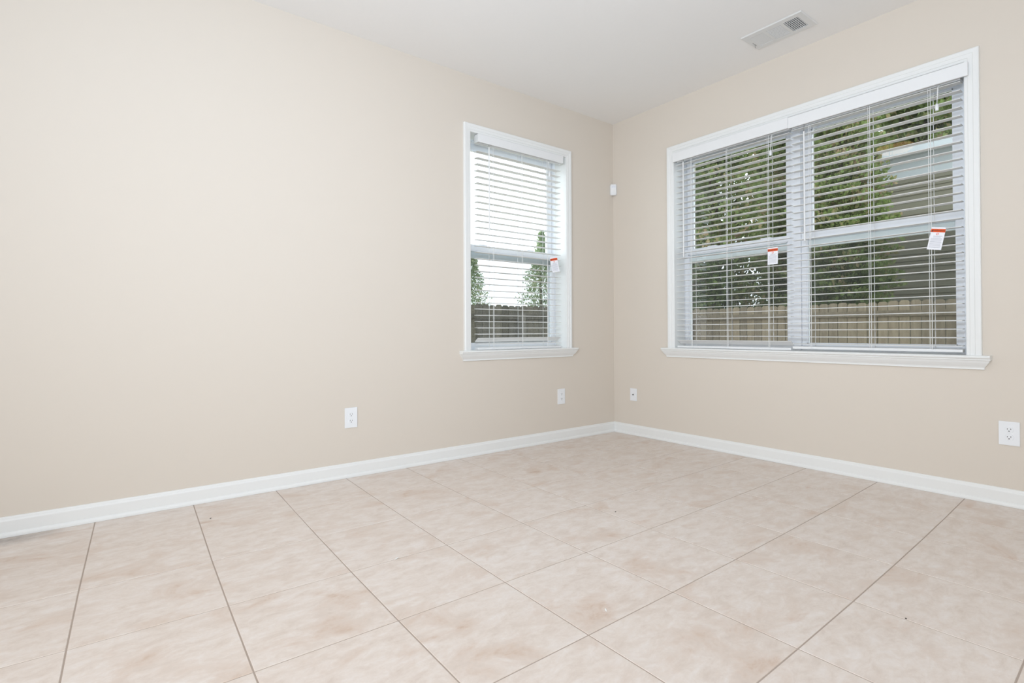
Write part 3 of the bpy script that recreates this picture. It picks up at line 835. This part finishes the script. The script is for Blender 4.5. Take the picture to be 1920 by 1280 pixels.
fence('weathered dog-ear fence in shaded colours beyond the single left window', (5.97, 4.36), (-6.0, 4.36), 1.365, (0, -1), 5, (1.12, 0.62, -0.2), fence_shade_m)

def leaf_cloud(seed, n, zf, rf, size, droop):
    """foliage mesh of many small sprays; zf() gives height 0..1, rf(h) the crown radius"""
    rd = random.Random(seed)
    verts = []; faces = []; rv = []
    for _ in range(n):
        h = zf(rd)
        R = rf(h)
        a = rd.uniform(0, 2*PI)
        # clumps give light and dark
        q = rd.random()**0.45
        lump = 0.80+0.24*math.sin(3*a+9*h+seed)+0.16*math.sin(7*a-17*h+2*seed)
        rr = R*q*lump
        x, y, z = rr*math.cos(a), rr*math.sin(a), h
        L = size*rd.uniform(0.6, 1.5); Wd = L*rd.uniform(0.28, 0.5)
        dx, dy = math.cos(a+rd.gauss(0, 0.7)), math.sin(a+rd.gauss(0, 0.7))
        dz = rd.gauss(droop, 0.5)
        l = math.sqrt(dx*dx+dy*dy+dz*dz); dx /= l; dy /= l; dz /= l
        t = rd.uniform(0, 2*PI); sx, sy, sz = math.cos(t), math.sin(t), rd.uniform(-0.6, 0.6)
        cx, cy, cz = dy*sz-dz*sy, dz*sx-dx*sz, dx*sy-dy*sx
        cl = math.sqrt(cx*cx+cy*cy+cz*cz) or 1; cx, cy, cz = cx/cl*Wd, cy/cl*Wd, cz/cl*Wd
        i = len(verts)
        verts += [(x, y, z), (x+dx*L*0.5+cx, y+dy*L*0.5+cy, z+dz*L*0.5+cz), (x+dx*L, y+dy*L, z+dz*L), (x+dx*L*0.5-cx, y+dy*L*0.5-cy, z+dz*L*0.5-cz)]
        faces.append((i, i+1, i+2, i+3)); rv.append(rd.random())
    me = bpy.data.meshes.new('foliage'); me.from_pydata(verts, [], faces)
    at = me.attributes.new('leaf_random', 'FLOAT', 'FACE'); at.data.foreach_set('value', rv)
    return me
def tree(name, label, me, mat, loc, sc, trunk_h, tr, rz, group, cat='tree'):
    root = thing(name, loc, label, cat, group); 
    if not me.materials: me.materials.append(mat)
    o = bpy.data.objects.new('foliage', me); COL.objects.link(o); o.parent = root; o.scale = sc; o.rotation_euler = (0, 0, rz)
    m = MB(); L = Vector(loc)
    m.tube([L+Vector((0, 0, -0.05)), L+Vector((0.03, 0.02, trunk_h*0.4)), L+Vector((-0.03, 0.05, trunk_h*0.75)), L+Vector((0, 0, trunk_h))], [tr, tr*0.85, tr*0.6, tr*0.25], 10)
    rd = random.Random(int(loc[1]*100))
    for k in range(14):
        a = rd.uniform(0, 2*PI); z = trunk_h*rd.uniform(0.12, 0.9); ln = sc[0]*rd.uniform(0.5, 0.95)*(1.1-z/trunk_h)
        p = L+Vector((0, 0, z)); q = p+Vector((math.cos(a)*ln, math.sin(a)*ln, ln*0.25))
        m.tube([p, (p+q)/2+Vector((0, 0, 0.05)), q], [tr*0.3, tr*0.2, tr*0.06], 5)
    m.build('trunk', trunk_m, root)
    return root
cyp = [leaf_cloud(k, (90000, 75000, 46000)[k-1], lambda r: 0.35+9.2*(r.random()**1.15), lambda h: 1.12*max(0.10, (1-(h/10.2)**2.2))*(0.75+0.25*min(1, h/1.2)), 0.075, 0.5) for k in (1, 2, 3)]
spots = [(7.9, 1.15, 0.86), (10.35, 3.0, 1.0), (7.6, 3.65, 1.0), (10.3, 6.6, 1.02)]
desc = ['evergreen beside the grey neighbouring house, seen in the right half of the double window',
        'dense evergreen set back near the mullion of the double window', 'sparse evergreen seen through the middle of the left blind in the double window',
        'evergreen set back at the left edge of the double window']
for i, (x, y, s) in enumerate(spots):
    tree('evergreen_tree', desc[i], cyp[(0, 1, 2, 2)[i]], leaf_dark, (x, y, GZ), (s, s, s*random.uniform(0.95, 1.1)), 8.6*s, 0.13, i*1.3, 'evergreens beyond the board fence')
big = leaf_cloud(9, 70000, lambda r: 1.5+9.5*r.random(), lambda h: 2.4*max(0.15, math.sin(PI*min(1, (h-0.8)/11.5))), 0.15, 0.1)
for i, (x, y, s) in enumerate([(21.9, 0.4, 1.1), (29.0, 4.6, 1.35), (22.2, 8.4, 1.1)]):
    tree('broad_tree', ['tall broad tree rising behind the right end of the neighbouring house', 
         'tall broad tree rising behind the middle of the neighbouring house, farthest back',
         'tall broad tree rising behind the left end of the neighbouring house'][i], big, leaf_dark, (x, y, GZ), (s, s, s*1.4), 12.0*s, 0.22, i*0.9, 'broad trees in the back row')
pale = leaf_cloud(21, 7500, lambda r: 0.8+4.0*r.random()**0.8, lambda h: 1.35*max(0.06, 1-(h/4.9)**1.3), 0.06, 0.3)
for i, (x, y, s) in enumerate([(4.75, 9.6, 0.80), (7.45, 9.6, 0.94)]):
    tree('pale_tree', ['small pale tree at the left edge of the single window, above the fence', 'taller pale feathery tree at the right of the single window, above the fence'][i],
         pale, leaf_hazy, (x, y, GZ), (s, s, s), 4.4*s, 0.06, i*2.1, 'pale trees beyond the back fence')

# neighbouring house behind the trees
def house():
    root = thing('neighbouring_house', (12.0, -1.0, GZ), 'grey sided neighbouring house with white eaves behind the board fence', 'house')
    sm_ = pm('grey_lap_siding', rgb(122, 117, 102), 0.8, 0.2); wm = pm('white_house_trim', rgb(186, 190, 192), 0.6, 0.3); rm = pm('dark_shingles', rgb(70, 66, 64), 0.9, 0.1, bump=(30, 0.5, 0.02))
    m = MB(); x = 12.0; z = GZ
    while z < 4.6:
        m.face([(x-0.02, -7, z), (x-0.02, 2.9, z), (x, 2.9, z+0.16), (x, -7, z+0.16)])
        m.face([(x, -7, z), (x, 2.9, z), (x-0.02, 2.9, z), (x-0.02, -7, z)])
        z += 0.16
    m.box(x+0.001, x+6, -7, 2.9, GZ, 4.75); m.build('siding_wall', sm_, root)
    m = MB(); m.box(x-0.03, x+0.0, -7.02, 2.95, 4.62, 5.12); m.build('frieze_board', wm, root)
    m = MB(); m.box(x-0.45, x+0.0, -7.3, 3.2, 5.12, 5.16)
    for k in range(36): m.box(x-0.45, x, -7.25+k*0.29, -7.24+k*0.29, 5.112, 5.12)
    m.build('soffit', wm, root)
    m = MB(); m.box(x-0.48, x-0.45, -7.3, 3.2, 5.10, 5.28); m.build('fascia', wm, root)
    m = MB(); m.box(x-0.04, x+0.06, 2.84, 2.96, GZ, 4.62); m.build('corner_board', wm, root)
    m = MB(); m.face([(x-0.5, -7.35, 5.28), (x-0.5, 3.25, 5.28), (x+3, 3.25, 6.1), (x+3, -7.35, 6.1)]); m.face([(x+6.5, -7.35, 5.28), (x+6.5, 3.25, 5.28), (x+3, 3.25, 6.1), (x+3, -7.35, 6.1)])
    m.face([(x-0.5, -7.35, 5.28), (x+3, -7.35, 6.1), (x+6.5, -7.35, 5.28)]); m.face([(x-0.5, 3.25, 5.28), (x+3, 3.25, 6.1), (x+6.5, 3.25, 5.28)])
    m.build('roof', rm, root)
house()
